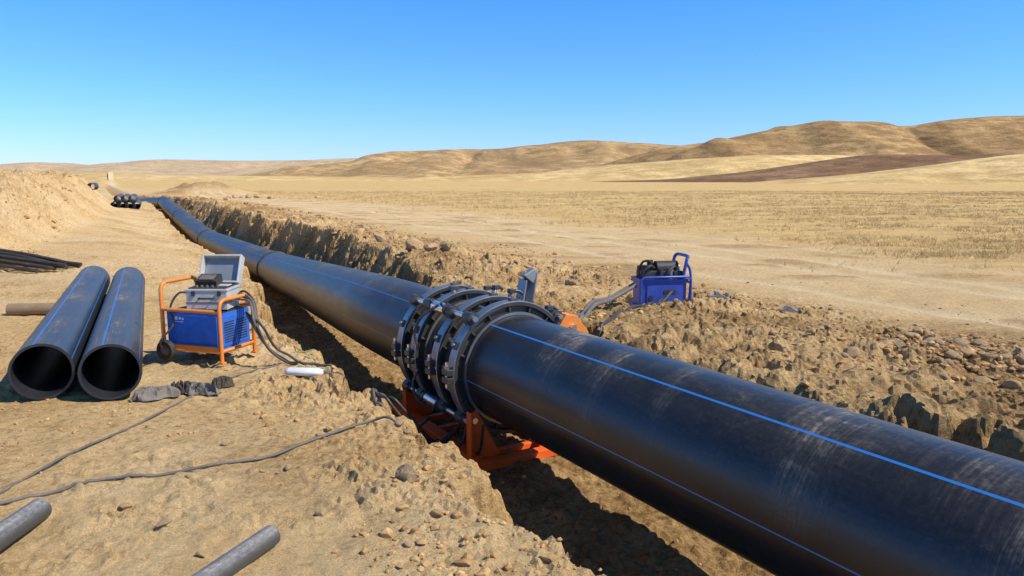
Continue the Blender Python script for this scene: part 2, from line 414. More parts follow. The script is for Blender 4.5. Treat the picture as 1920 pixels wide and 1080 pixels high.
track=.35*ss(4.5,6.0,P)*(1-ss(10.5,13,P))+.85*LANE*(1-ss(11,13,P)); track=np.maximum(track,ss(.35,.7,.5+.5*fbm(X/1.6,Y/1.6,2,95))*.45*(P<-1))
track=np.clip(np.maximum(track,corr),0,1)
spoil=np.clip(RGH*(.55+.75*fbm(X*1.1,Y*1.1,3,97)),0,1)+INS*.8+EDG*.35*ss(-.1,.5,fbm(X*1.5,Y*1.5,3,98))+np.clip(LSP,0,1)*.28*(Y<60)*(1+fbm(X,Y,3,99))+.8*np.clip(MND,0,1)
spoil=spoil+.6*ss(.0,.5,fbm(X/1.8,Y/.8,4,101))*ss(3,5,P)*(1-ss(9,14,P))*(1-np.clip(LANE,0,1))+.35*ss(.1,.6,fbm(X*.8,Y*.8,3,102))*(P<-1)*(P>-5)
spoil=np.clip(spoil,0,1)*(1-grassm)
ca=me.color_attributes.new('zone','FLOAT_COLOR','POINT')
ca.data.foreach_set('color',np.stack([grassm,spoil,track*(1-grassm),np.ones_like(X)],1).astype(np.float32).ravel())
g=add('ground',me); g['kind']='structure'

# ------------------------------------------------------------------ hills
def brg(px,py):
    u=(px-960)/1387.; v=(540-py)/1387.; k=.989+.146*v
    return u/k,(-.146+.989*v)/k
def hill_mat(name,c1,c2,c3,s=1.,rock=0.):
    m,nt,b=new_mat(name); obj=N(nt,'ShaderNodeTexCoord').outputs['Object']
    mp=N(nt,'ShaderNodeMapping'); mp.inputs['Scale'].default_value=(.6,.6,2.5); nt.links.new(obj,mp.inputs[0])
    a=noise(nt,mp.outputs[0],.012*s,8,.62,.6); d=noise(nt,mp.outputs[0],.09*s,7,.72); e=noise(nt,obj,.5*s,5,.7)
    c=mix(nt,ramp(nt,a,[(.40,0.),(.60,1.)]),c1,c2)
    c=mix(nt,ramp(nt,d,[(.42,.85),(.58,0.)]),c,c3)
    c=mix(nt,.7,c,mix(nt,1.,c,ramp(nt,e,[(.3,.65),(.7,1.3)]),'MULTIPLY'))
    if rock:
        r=ramp(nt,noise(nt,mp.outputs[0],.006,7,.7,1.2),[(.53,0.),(.63,1.)])
        r=math_(nt,'MULTIPLY',r,ramp(nt,d,[(.42,0.),(.55,1.)]))
        c=mix(nt,math_(nt,'MULTIPLY',r,rock),c,(.18,.115,.065))
    nt.links.new(c,b.inputs['Base Color']); b.inputs['Roughness'].default_value=1.; b.inputs['Specular IOR Level'].default_value=.05
    bump(nt,b,d,1.,2.2/s)
    return m
def hill(name,D,W,prof,mat,rough,seed,nx=460,ny=130,gull=.0,wl=60.):
    pts=[brg(*p) for p in prof]; xs=[a*D for a,_ in pts]; zs=[e*D+1.6 for _,e in pts]
    gx=np.linspace(xs[0],xs[-1],nx); gy=np.linspace(D-W,D+W*.8,ny)
    X=np.tile(gx,ny); Yh=np.repeat(gy,nx)
    k=9; kk=np.hanning(2*k+3)[1:-1]
    zp1=np.convolve(np.pad(np.interp(gx,xs,zs),(k,k),'edge'),kk/kk.sum(),'valid'); zp=np.tile(zp1,ny)
    warp=W*.30*fbm(X/(W*.9),Yh/(W*.9),3,seed+5)*ss(0,1,np.abs(Yh-D)/(W*.25))
    q=np.clip(np.abs(Yh-D+warp)/W,0,1); shp=(.5+.5*np.cos(math.pi*q))
    z=zp*shp
    z=z+rough*fbm(X/wl,Yh/wl,4,seed,.42)*ss(0,.25,q)*shp**.5*np.clip(zp/20,.2,1.5)
    z=z+rough*.03*fbm(X/wl*4,Yh/wl*4,3,seed+2)
    if gull:
        z=z-gull*(1-np.clip(np.abs(fbm(X/(wl*.9),Yh/(wl*2.6),3,seed+9,.4))*2.3,0,1))**1.4*ss(.03,.35,q)*shp
    z=z-1.2-6*(q>=.999)
    me=mesh_np(name,np.stack([X,Yh,z],1),grid_faces(ny,nx),mat)
    o=add(name,me); o['kind']='structure'; return o
M_hfar=hill_mat('hill_far_hazed_earth',(.56,.395,.235),(.64,.465,.28),(.46,.315,.185),.35)  # farthest range: air haze painted into the colours, paler and bluer
M_hmid=hill_mat('hill_mid_earth',(.44,.275,.125),(.62,.415,.195),(.31,.185,.082),.7,.7)
M_hback=hill_mat('hill_back_earth',(.41,.25,.108),(.58,.375,.168),(.27,.158,.068),.9,.9)
M_gold=hill_mat('golden_stubble',(.66,.44,.18),(.84,.60,.27),(.50,.32,.125),1.2)
M_plough=hill_mat('ploughed_earth',(.22,.12,.062),(.38,.225,.12),(.17,.092,.048),1.5)
hill('hill',2600,900,[(-900,318),(-300,312),(0,307),(60,315),(110,301),(150,306),(200,316),(240,306),(320,298),(450,301),(560,300),(690,295),(760,297),(1000,310),(1400,325),(2400,330)],M_hfar,10,11,wl=260,gull=12)
hill('hill',1400,520,[(150,345),(420,333),(560,312),(690,297),(760,287),(850,280),(960,279),(1020,269),(1090,261),(1160,265),(1250,272),(1330,275),(1500,280),(1700,290),(2400,300)],M_hmid,16,21,wl=155,gull=26)
hill('hill',950,340,[(900,346),(1050,330),(1180,292),(1260,273),(1330,265),(1400,250),(1480,235),(1560,233),(1640,240),(1690,238),(1780,222),(1860,216),(1920,215),(2050,218),(2300,240),(2700,250)],M_hback,14,31,wl=115,gull=25)
hill('hill',620,190,[(500,346),(760,332),(880,326),(1000,322),(1130,308),(1260,298),(1400,289),(1540,288),(1700,292),(1900,290),(2300,280),(2700,280)],M_gold,4,41,wl=120,gull=5)
hill('ploughed_hill',400,95,[(700,352),(830,348),(1000,340),(1250,332),(1400,318),(1540,297),(1620,286),(1720,287),(1850,288),(2000,292),(2500,300)],M_plough,3.0,51,wl=45)
hill('field',270,110,[(800,356),(1100,352),(1300,346),(1500,333),(1700,313),(1850,292),(1920,282),(2100,270),(2600,262)],M_gold,1.6,61,wl=50)
hill('field',900,330,[(-900,335),(-300,330),(0,325),(150,322),(215,322),(300,326),(500,328),(700,330),(900,338),(1200,348)],M_gold,1.,71,wl=200)
def hz(y):
    D,W=900,330; pts=[brg(215,322)]; zp=pts[0][1]*D+1.6
    q=min(1,abs(y-D)/W); return zp*(.5+.5*math.cos(math.pi*q))-1.2
M_pale=hill_mat('pale_track_earth',(.80,.60,.34),(.86,.66,.39),(.72,.52,.28),5)
yy=np.linspace(620,900,100); V=[]
for y in yy:
    c=-.537*y+.3; w=.2+.0032*y; z=max(hz(y)+.7,.15)
    V+= [(c-w,y,z),(c+w,y,z)]
i=np.arange(99)*2
o=add('dirt_road',mesh_np('dirt_road',np.array(V),np.stack([i,i+1,i+3,i+2],1),M_pale)); o['kind']='structure'

# ------------------------------------------------------------------ dry grass
def tufts(name,x,y,hmin,hmax,seed,col,spread=.05,B=7,lean=.7):
    r=np.random.default_rng(seed); n=len(x)
    z=ground_fields(x,y)[0]; d=np.hypot(x,y)
    cxs=np.repeat(x,B)+r.normal(0,spread,n*B)*(1+np.repeat(d,B)/60); cys=np.repeat(y,B)+r.normal(0,spread,n*B)*(1+np.repeat(d,B)/60)
    cz=np.repeat(z,B)-.01; h=r.uniform(hmin,hmax,n*B)*np.repeat(r.uniform(.4,1.5,n),B); a=r.uniform(0,2*math.pi,n*B); wd=(.002+.004*r.random(n*B))*(1+np.repeat(d,B)/22)
    lx=r.normal(0,lean,n*B)*h; ly=r.normal(0,lean,n*B)*h
    v0=np.stack([cxs-np.cos(a)*wd,cys-np.sin(a)*wd,cz],1); v1=np.stack([cxs+np.cos(a)*wd,cys+np.sin(a)*wd,cz],1); v2=np.stack([cxs+lx,cys+ly,cz+h],1)
    V=np.stack([v0,v1,v2],1).reshape(-1,3); F=np.arange(len(V)).reshape(-1,3)
    m,nt,b=new_mat(name+'_blade'); obj=N(nt,'ShaderNodeTexCoord').outputs['Object']
    c=mix(nt,ramp(nt,noise(nt,obj,.8,5,.7),[(.35,0.),(.65,1.)]),col,tuple(k*.55 for k in col)); nt.links.new(c,b.inputs['Base Color']); b.inputs['Roughness'].default_value=.9
    o=add(name,mesh_np(name,V,F,m,False)); o['kind']='stuff'; return o
n=150000
y=8+(rng.random(n)**1.7)*90; p=7.5+(rng.random(n)**1.2)*(25+y*1.1); x=cx(y)+p/.857
dens=np.maximum(grass_mask(p,x,y)*np.clip(.06+1.9*ss(-.12,.4,fbm(x/3.,y/1.2,4,120)),0,1),.04*(fbm(x/2,y/2,2,121)>.2))
k=rng.random(n)<dens
g1=tufts('dry_grass',x[k],y[k],.03,.13,5,(.84,.60,.26)); g1['label']='pale golden stubble grass covering the dry field'
n=200; y=2.5+rng.random(n)*14; p=-1.2-rng.random(n)*6
g2=tufts('dry_weed',cx(y)+p/.857,y,.01,.035,6,(.50,.38,.16),.03,5); g2['label']='sparse dry straw bits on the bare ground'

# ------------------------------------------------------------------ stones
def rock_verts(seed,sub,rounded=False):
    bm=bmesh.new(); bmesh.ops.create_icosphere(bm,subdivisions=sub,radius=1); r=np.random.default_rng(seed)
    V=np.array([v.co[:] for v in bm.verts]); F=np.array([[v.index for v in f.verts] for f in bm.faces]); bm.free()
    for _ in range(10 if not rounded else 6):
        n=r.normal(size=3); n/=np.linalg.norm(n); c=r.uniform(.45,.8) if not rounded else r.uniform(.72,.9)
        d=V@n-c; V=V-np.outer(np.clip(d,0,None),n)
    V=V*r.uniform(.65,1.,3)*np.array([1.1,1.,.75]); V+=r.normal(0,.02,V.shape)
    return V,F
def stone_mat(name,a,bb):
    m,nt,b=new_mat(name); obj=N(nt,'ShaderNodeTexCoord').outputs['Object']; oi=N(nt,'ShaderNodeObjectInfo').outputs['Random']
    n=noise(nt,obj,3,5,.7); n2=noise(nt,obj,14,4,.7); c=mix(nt,ramp(nt,n,[(.3,0.),(.7,1.)]),a,bb)
    c=mix(nt,math_(nt,'MULTIPLY',oi,.7),c,(.58,.37,.175)); nt.links.new(c,b.inputs['Base Color']); b.inputs['Roughness'].default_value=.92
    b.inputs['Specular IOR Level'].default_value=.2
    bump(nt,b,n2,.6,.04); return m
M_st=stone_mat('stone',(.36,.235,.125),(.58,.41,.24))
def rub_mat():
    m,nt,b=new_mat('rubble_stone'); obj=N(nt,'ShaderNodeTexCoord').outputs['Object']
    n=noise(nt,obj,9,3,.6); n2=noise(nt,obj,70,4,.7); c=mix(nt,ramp(nt,n,[(.35,0.),(.65,1.)]),(.32,.18,.075),(.64,.41,.185))
    nt.links.new(c,b.inputs['Base Color']); b.inputs['Roughness'].default_value=.95; b.inputs['Specular IOR Level'].default_value=.15; bump(nt,b,n2,.5,.006); return m
M_rub=rub_mat()
rockmeshes=[]
for i in range(8):
    V,F=rock_verts(100+i,3,i%3==0); rockmeshes.append(mesh_np('stone',V,F,M_st,i%3==0))
def put_rock(x,y,s,k=None,sink=.3,label='rough tan stone lying on dusty soil'):
    o=add('stone',rockmeshes[random.randrange(8) if k is None else k]); o.location=(x,y,gh(x,y)+s*(.55-sink)); o.scale=(s*random.uniform(.8,1.2),s*random.uniform(.8,1.2),s*random.uniform(.7,1.))
    o.rotation_euler=(random.uniform(-.4,.4),random.uniform(-.4,.4),random.uniform(0,6.28)); tag(o,label,'stone','loose stones along the trench'); return o
for (x,y,s,k) in [(-.54,3.66,.11,1),(-1.57,3.15,.05,2),(-1.86,3.38,.04,4),(-1.23,3.87,.035,5),(-1.35,3.8,.028,7),(-1.02,3.75,.035,1),(-.72,4.55,.035,0),(-.66,4.48,.03,3),(-.62,4.40,.028,0),(-1.2,4.4,.025,2),(-1.75,4.3,.03,4),(-.35,3.3,.04,5),(-.9,3.3,.035,2),(-1.3,2.9,.035,5),(-.45,3.0,.03,7),(-1.7,3.7,.022,1)]:
    put_rock(x,y,s,k)
for (x,y,s) in((-1.75,13.3,.26),(-1.45,13.0,.17),(-1.1,12.3,.13),(-.3,11.0,.12),(-2.6,14.6,.16),(.2,10.2,.10)): 
    o=put_rock(x,y,s,random.choice([1,2,4,5]),.2,'angular broken clod on the spoil ridge'); o.scale=(s*1.3,s*.8,s*1.1); o.rotation_euler=(random.uniform(-.8,.8),random.uniform(-.8,.8),random.uniform(0,6))
for _ in range(110):
    x=3.95+random.gauss(0,.60); y=6.2+random.gauss(0,.6); put_rock(x,y,random.uniform(.025,.08),random.choice([0,3,6,1,2]),.25,'rounded grey-brown stone in a rubble heap')
for _ in range(110):
    y=1.8+random.random()**1.4*26; p=random.uniform(1.2,4.6); put_rock(float(cx(y))+p/.857,y,(.015+.09*random.random()**3)*(1+y/25),random.choice([1,2,4,5,7,0]),.3,'earthy clod of stone on the spoil bank')
for _ in range(34):
    y=2.6+random.random()*9; p=-random.uniform(1.05,4.2); put_rock(float(cx(y))+p/.857,y,random.uniform(.012,.032))
for _ in range(10):
    x=-26.5+random.gauss(0,1.6)+5; y=62+random.gauss(0,1.5); put_rock(x,y,random.uniform(.25,.45),None,.2,'pale broken slab dumped beside the trench')
rk=[rock_verts(300+i,1 ,i%3==0) for i in range(6)]
def rubble(name,lists):
    VV=[];FF=[];off=0
    for (x,y,s) in lists:
        z=ground_fields(x,y)[0]
        for i in range(len(x)):
            V,F=rk[i%6]; a=random.uniform(0,6.28); c,s_=math.cos(a),math.sin(a); v=V*s[i]*np.array([random.uniform(.8,1.2),random.uniform(.8,1.2),random.uniform(.7,1.1)])
            v=np.stack([v[:,0]*c-v[:,1]*s_+x[i],v[:,0]*s_+v[:,1]*c+y[i],v[:,2]+z[i]+s[i]*.2],1); VV.append(v); FF.append(F+off); off+=len(v)
    o=add(name,mesh_np(name,np.vstack(VV),np.vstack(FF),M_rub,False)); o['kind']='stuff'; return o
def by_p(n,y0,y1,p0,p1,s0,s1,e=1.5):
    y=y0+(rng.random(n)**e)*(y1-y0); p=rng.uniform(p0,p1,n); s=s0+(s1-s0)*rng.random(n)**5; return cx(y)+p/.857,y,s*(1+y/40)
def clump(t):
    x,y,s=t; k=rng.random(len(x))<np.clip(.06+1.3*ss(.0,.5,fbm(x*.9,y*.9,3,130)),0,1); return x[k],y[k],s[k]
rb=rubble('gravel_rubble',[clump(by_p(8500,1.6,30,1.0,5.0,.005,.06)),clump(by_p(2500,1.6,14,.9,7.0,.005,.03)),
  (3.95+rng.normal(0,.65,1500),6.2+rng.normal(0,.6,1500),.010+.045*rng.random(1500)**2),
  clump(by_p(8000,2.2,16,-4.6,-.9,.0025,.022,1.3)),clump(by_p(4500,2.2,9,-1.8,-.85,.004,.038,1.2)),by_p(900,2,12,-.9,1.,.006,.03),
  clump(by_p(1600,14,45,-8,-4.4,.02,.10,1.2)),by_p(700,30,60,1,5,.03,.1,1.)])
rb['label']='loose gravel and small stones scattered over the soil'

# ------------------------------------------------------------------ main pipes
T0=5.22; TJ=5.15
tt=np.arange(-4,TJ,.08); Pn=np.array([list(rt(RC,t,ZC)) for t in tt])
np_=add('water_pipe',pipe_mesh('water_pipe',Pn,RP,.045,M_pipe,128)); tag(np_,'large black plastic water pipe with blue stripes, held in clamps','pipe')
far=np.vstack([[list(rt(RC,TJ+.02,ZC))],path[path[:,1]>rt(RC,TJ+.12,0).y]])
far=far[far[:,1]<63]
pl=add('water_pipeline',pipe_mesh('water_pipeline',far,RP,.045,M_pipe2,96)); tag(pl,'long black welded plastic pipeline running along the trench','pipeline')
M_bead=painted('weld_bead_plastic',(.022,.023,.026),.35,dirt=.35)
def bead(c,t,parent,h=.026,mat=None):
    b=MB()
    pr=[(.399,-.034),(.40+h*.46,-.034),(.40+h*.92,-.024),(.40+h,-.012),(.40+h*.62,-.003),(.40+h*.62,.003),(.40+h,.012),(.40+h*.92,.024),(.40+h*.46,.034),(.399,.034)]
    b.revolve(pr,(0,0,0),96)
    ob=b.obj('weld_bead',[M_bead],parent); ob.matrix_local=Matrix.Translation(c)@Vector((0,1,0)).rotation_difference(t).to_matrix().to_4x4(); return ob
for y in(16.87,27.45,38.1,49.3):
    i=np.searchsorted(far[:,1],y); bead(Vector(far[i]),(Vector(far[i+1])-Vector(far[i-1])).normalized(),pl)
dl=Vector((-.4386,.8987,0))
for (x,y,L,off) in((-3.36,5.14,5.75,0),(-2.885,5.17,5.85,.0)):
    sx=np.array([x+dl.x*s+o_*.09 for s in np.linspace(0,.8,9) for o_ in(-1,-.5,0,.5,1)]); sy=np.array([y+dl.y*s for s in np.linspace(0,.8,9) for o_ in(-1,-.5,0,.5,1)])
    zA=ground_fields(sx,sy)[0].max(); zB=ground_fields(sx+dl.x*(L-.8),sy+dl.y*(L-.8))[0].max()
    Pq=np.array([[x+dl.x*s,y+dl.y*s,zA+.20+(zB-zA)*s/L] for s in np.linspace(0,L,40)])
    o=add('plastic_pipe',pipe_mesh('plastic_pipe',Pq,.205,.019,M_pipe3,80)); tag(o,'black plastic pipe with blue stripes lying on dusty ground','pipe','pair of spare pipes on the ground')
for row,(n_,z0) in enumerate(((4,.2),(3,.57))):
    for j in range(n_):
        x=-22.8+j*.44+row*.22; y=42.6; zz=gh(-21.8,43)+z0
        Pq=np.array([[x+dl.x*s*1.0,y+dl.y*s,zz] for s in np.linspace(0,6,6)])
        o=add('plastic_pipe',pipe_mesh('plastic_pipe',Pq,.2,.022,M_pipe3,40)); tag(o,'dark pipe in a small stack beside the trench','pipe','stacked pipes beside the trench')
x,y,a=-22.9,40.6,.3
Pq=np.array([[x+math.cos(a+1.6)*s,y+math.sin(a+1.6)*s,gh(x,y)+.2] for s in np.linspace(0,1.,4)])
o=add('plastic_pipe',pipe_mesh('plastic_pipe',Pq,.2,.022,M_pipe3,40)); tag(o,'short dark pipe offcut lying near the stack','pipe','stacked pipes beside the trench')
for (a,b_,r) in(((-2.19,3.25),(-2.20,2.3),.052),((-1.05,3.04),(-1.42,2.05),.046)):
    za=gh(*a)+r; Pq=np.array([[a[0]+(b_[0]-a[0])*s,a[1]+(b_[1]-a[1])*s,za+.002] for s in np.linspace(0,1,8)])
    o=add('pipe_offcut',pipe_mesh('pipe_offcut',Pq,r,.007,M_scrap,48)); tag(o,'short dusty grey pipe offcut with a blue stripe','pipe offcut','pipe offcuts on the ground')

# ------------------------------------------------------------------ fusion machine
Zb=-.47; base=rt(RC,T0,Zb); AZ=ZC-Zb
mach=empty('pipe_fusion_machine',base,math.atan2(.516,.857)); tag(mach,'hydraulic pipe fusion machine with four clamp rings on an orange frame','fusion machine')
def pol(a,r,y): q=math.radians(a); return Vector((r*math.cos(q),y,AZ+r*math.sin(q)))
def ring(y,main):
    b=MB(); wI,wO=(.066,.050)
    prof=[(.403,-wI),(.403,wI),(.424,wI),(.424,.014),(.470,.014),(.470,wO),(.496,wO),(.502,wO-.008),(.502,-wO+.008),(.496,-wO),(.470,-wO),(.470,-.014),(.424,-.014),(.424,-wI)]
    mis=[0,1,0,0,0,0,1,1,1,0,0,0,0,1]
    b.revolve(prof,(0,y,AZ),96,mis)
    for k in range(16):
        a=k*360/16+4; q=math.radians(a); R=Matrix.Rotation(-q,3,'Y'); b.box(pol(a,.447,y),(.052,.088,.014),R,0)
    for a in(2,178):
        sgn=1 if a<90 else -1
        for dz in(-.030,.030): b.box((sgn*.515,y,AZ+dz),(.07,.09,.045),None,0)
        b.cyl((sgn*.53,y,AZ-.085),(sgn*.53,y,AZ+.10),.012,2,10); b.cyl((sgn*.53,y,AZ+.053),(sgn*.53,y,AZ+.075),.022,1,6)
    for a in(130,218,42,-38):
        q=math.radians(a); b.box(pol(a,.508,y),(.068,.08,.10),Matrix.Rotation(-q,3,'Y'),0)
        b.cyl(pol(a,.53,y-.052),pol(a,.53,y+.052),.040,0,20)
    for a in(88,155,240): b.box(pol(a,.505,y),(.022,.045,.06),Matrix.Rotation(-math.radians(a),3,'Y'),0); b.cyl(pol(a,.51,y),pol(a,.532,y),.014,1,6)
    return b.obj('clamp_ring',[M_cast,M_rim,M_chrome],mach,bevel=.004)
ringY=[-.60,-.31,.08,.36]
for i,y in enumerate(ringY): ring(y,i in(0,3))
for a in(130,218,42,-38):
    b=MB(); b.cyl(pol(a,.53,-.69),pol(a,.53,.44),.020,0,16); b.obj('guide_rod',[M_chrome],mach)
for a in(130,218,-38,42):
    b=MB(); b.cyl(pol(a,.53,-.25),pol(a,.53,.02),.042,0,24); b.cyl(pol(a,.53,-.26),pol(a,.53,-.235),.049,1,20); b.cyl(pol(a,.53,-.01),pol(a,.53,.02),.049,1,20)
    b.cyl(pol(a,.53,-.21),pol(a,.60,-.21),.012,1,8); b.cyl(pol(a,.53,-.02),pol(a,.60,-.02),.012,1,8); b.obj('hydraulic_cylinder',[M_chrome,M_cast],mach,bevel=.003)
for a in(152,178,200,240,108):
    for (u0,u1) in((-.53,-.38),(.15,.29)):
        b=MB(); b.cyl(pol(a,.45,u0),pol(a,.45,u1),.016,0,10); b.obj('tie_rod',[M_rim],mach)
for (a0,a1) in((132,170),(216,186)):
    b=MB(); b.tube([pol(a0,.60,-.21),pol((a0*2+a1)/3,.63,-.16),pol((a0+a1*2)/3,.60,-.10),pol(a1,.54,-.12)],.011,0,8,smooth=6); b.obj('supply_hose',[M_hose2],mach)
b=MB()
for s in(-.37,.40):
    b.box((s,.0,.045),(.06,1.50,.065)); b.box((s,.0,.085),(.11,1.50,.016))
for y in(-.60,.08,.38,.68):
    b.box((.035,y,.04),(.74,.05,.045))
for y,hh in((-.70,.0),(.48,-.08)):
    for sx,xx in((-1,-.40),(1,.43)):
        b.prism([(xx,.02),(xx,.40+hh),(xx-.05*sx,.43+hh),(xx-.08*sx,.38+hh),(xx-.24*sx,.08),(xx-.24*sx,.02)],y-.010,y+.010)
        b.prism([(xx+.012*sx,.02),(xx+.012*sx,.42+hh),(xx-.002*sx,.42+hh),(xx-.002*sx,.02)],y-.035,y+.035)
b.box((.17,-.78,.035),(1.16,.085,.065)); b.box((.0,.76,.03),(.92,.07,.05))
b.cyl((-.375,-.735,.36),(-.375,-.66,.36),.022,1,12)
b.obj('base_frame',[M_red,M_chrome],mach,bevel=.005)
b=MB(); pr=[(.56,.50),(.57,.90),(.63,.99),(.74,.97),(.86,.82),(.86,.50)]; b.prism(pr,-.42,-.37); b.prism(pr,-.31,-.26)
b.cyl((.69,-.46,.88),(.69,-.22,.88),.025,1,12); b.box((.80,-.34,.70),(.16,.08,.06)); b.obj('lever_arm',[M_orange,M_chrome],mach,bevel=.006)
b=MB(); R1=Matrix.Rotation(math.radians(10),3,'Y')@Matrix.Rotation(math.radians(25),3,'Z')
b.box((.80,.50,1.0),(.11,.02,.46),R1); b.box((.85,.47,1.02),(.02,.10,.42),R1); b.box((.75,.48,.98),(.02,.09,.36),R1)
b.prism([(.76,1.20),(.88,1.26),(.91,1.20),(.86,1.12)],.43,.52); b.cyl((.70,.48,.86),(.90,.48,.88),.022,1,12); b.box((.70,.44,.72),(.26,.07,.10),R1)
b.obj('support_bracket',[M_steel,M_cast],mach,bevel=.006)
for (a,y,l,tlt) in((72,-.31,.12,-.2),(60,.08,.15,.3),(50,-.60,.10,.1),(30,-.31,.15,.4),(32,.08,.16,-.2),(52,.36,.15,.2),(104,.08,.08,.2)):
    b=MB(); p0=pol(a,.48,y); p1=pol(a,.49+l*.5,y+tlt*.1); p2=p1+Vector((.05,tlt*.15,.0)); b.cyl(p0,p1,.015,1,10); b.tube([p1,p2,p2+Vector((.04,0,-.03))],.013,0,8); b.box(p1,(.05,.05,.035),None,0)
    b.obj('clamp_bolt',[M_cast,M_rim],mach,bevel=.003)

def ground_tube(name,pts,r,mat,label,cat,lift=None,n=10,group=None,sub=8):
    P=[Vector((p[0],p[1],p[2] if len(p)>2 else gh(p[0],p[1])+r)) for p in pts]
    S=smooth_path(P,sub)
    G=ground_fields(np.array([q.x for q in S]),np.array([q.y for q in S]))[0]
    for q,g_ in zip(S,G): q.z=max(q.z,g_+r*.7)
    zs=[q.z for q in S]
    for i in range(1,len(S)-1): S[i].z=max((zs[i-1]+zs[i]*2+zs[i+1])/4,G[i]+r*.5)
    b=MB(); b.tube(S,r,0,n); o=b.obj(name,[mat]); tag(o,label,cat,group); return o
ground_tube('cable',[(-2.7,3.3),(-2.59,3.54),(-2.56,4.085),(-2.47,4.64),(-2.40,5.10),(-2.245,5.815),(-1.935,6.30),(-1.75,6.42)],.007,M_hose,'thin dusty cable snaking across the ground','cable',group='cables on the ground',sub=16)
ground_tube('cable',[(-2.6,3.30),(-2.477,3.38),(-2.32,3.54),(-2.12,3.675),(-1.897,3.793),(-1.657,3.911),(-1.413,4.07),(-1.27,4.21),(-1.127,4.41),(-.934,4.61),(-.74,4.57),(-.56,4.62),(-.40,4.75),(-.25,4.9,-.38)],.009,M_hose,'thick grey cable lying across the dusty ground','cable',group='cables on the ground',sub=12)
for k,(dx,dy) in enumerate(((0,0),(.045,.05),(-.03,.07))):
    ground_tube('hydraulic_hose',[(-2.30,6.28,.46),(-2.18+dx,6.2,.36),(-2.08+dx,6.18+dy,.16),(-1.9+dx,6.2+dy),(-1.46+dx,6.14+dy),(-1.135+dx,5.66+dy),(-.957+dx,5.2+dy),(-.80+dx,5.15+dy,-.1),(-.60+dx,5.3,-.36),(-.42,5.45+dy,-.30),(-.30,5.6+dy,-.10)],.011,M_hose2 if k<2 else M_hose,'black hydraulic hose running from power unit to clamps','hose',group='hydraulic hoses',sub=10)
ground_tube('cable',[(-1.42,5.79),(-1.25,5.74),(-1.08,5.48),(-.98,5.15),(-.86,5.1,-.1)],.010,M_hose,'grey cord of the white handheld device','cable')
ground_tube('green_cord',[(-2.1,6.9),(-1.95,6.75),(-1.8,6.85),(-1.7,6.7),(-1.85,6.62),(-1.6,6.6),(-1.45,6.8)],.004,M_green,'tangled thin green cord on the ground','cord')
UX,UY=1.66,8.25
zr=gh(UX,UY)
for k,(o1) in enumerate((0,.10)):
    ground_tube('hydraulic_hose',[(UX-.30,UY-.10-o1,zr+.22),(1.05,7.9-o1,zr+.10),(.80,7.45-o1*2,zr+.12),(.62,6.9-o1*2,.2),(.50,6.4,.05),(.34,6.1,.1)],.023,M_hose,'grey hydraulic hose bridging the trench edge','hose',group='hydraulic hoses')
ground_tube('hydraulic_hose',[(UX+.1,UY-.2,zr+.15),(1.5,7.7,zr+.02),(1.2,7.3,zr+.10),(.95,6.8,.05),(.75,6.4,-.2)],.018,M_hose2,'black hydraulic hose sagging over the trench edge','hose',group='hydraulic hoses')
for pts in([(-.65,5.6,-.25),(-.8,5.35,-.38),(-.6,5.1,-.40),(-.35,5.25,-.3),(-.4,5.5,.05)],[(-.85,5.9,-.35),(-.75,5.6,-.42),(-.45,5.45,-.4),(-.25,5.1,-.36),(-.2,4.95,-.1)]):
    ground_tube('hydraulic_hose',pts,.012,M_hose2,'black hose looped in the trench by the clamps','hose',group='hydraulic hoses')

# ------------------------------------------------------------------ power unit cart
A=math.radians(-17.4); zc=gh(-2.66,6.38)
cart=empty('hydraulic_power_unit',(-2.665,6.39,zc),A); tag(cart,'blue hydraulic power unit in orange tube frame with one wheel pair','power unit')
b=MB(); b.box((0,0,.265),(.54,.39,.31)); b.box((0,-.198,.265),(.49,.008,.26)); b.box((0,0,.424),(.52,.37,.012),None,1); b.box((.273,0,.265),(.008,.35,.26))
for c in(-.084,.084):
    for j in range(9): b.box((.2785,c,.17+j*.021),(.005,.13,.009),None,1)
for (x,z,s) in((-.17,.365,.03),(-.13,.365,.02),(-.10,.362,.018)): b.box((x,-.2035,z),(s*.9,.003,s),None,2)
b.box((-.15,-.2035,.338),(.11,.003,.006),None,2)
b.obj('housing',[M_blue,M_black,M_white],cart,bevel=.008)
b=MB(); r=.017
def rect(z,hx,hy): b.tube([(-hx,-hy,z),(hx,-hy,z),(hx,hy,z),(-hx,hy,z),(-hx,-hy,z)],r,0,10)
rect(.10,.295,.22)
def loop(x,z0,z1,hy,k=.06): b.tube([(x,-hy,z0),(x,-hy,z1-k),(x,-hy+k*.3,z1-k*.3),(x,-hy+k,z1),(x,hy-k,z1),(x,hy-k*.3,z1-k*.3),(x,hy,z1-k),(x,hy,z0)],r,0,10)
loop(.295,.0,.54,.22); loop(-.295,.07,.67,.22)
b.tube([(-.295,-.22,.44),(.295,-.22,.44)],r,0,10); b.tube([(-.295,.22,.44),(.295,.22,.44)],r,0,10)
for s in(-1,1): b.box((.295,s*.22,.008),(.05,.05,.014))
b.box((.0,-.22,.12),(.56,.03,.045))
b.obj('frame',[M_orange],cart)
for s in(-1,1):
    w_=empty('wheel',(-.245,s*.255,.09)); w_.parent=cart
    q=MB(); q.revolve([(.05,-.025),(.05,.025),(.08,.028),(.09,.016),(.092,0),(.09,-.016),(.08,-.028)],(0,0,0),36); q.obj('tyre',[M_black],w_)
    q=MB(); q.cyl((0,-.016,0),(0,.016,0),.052,0,28); q.cyl((0,-.028,0),(0,.028,0),.018,1,14); q.obj('rim',[M_hose,M_rim],w_)
b=MB(); b.cyl((-.245,-.245,.09),(-.245,.245,.09),.01,0,10); b.obj('axle',[M_rim],cart)
cz=zc+.44
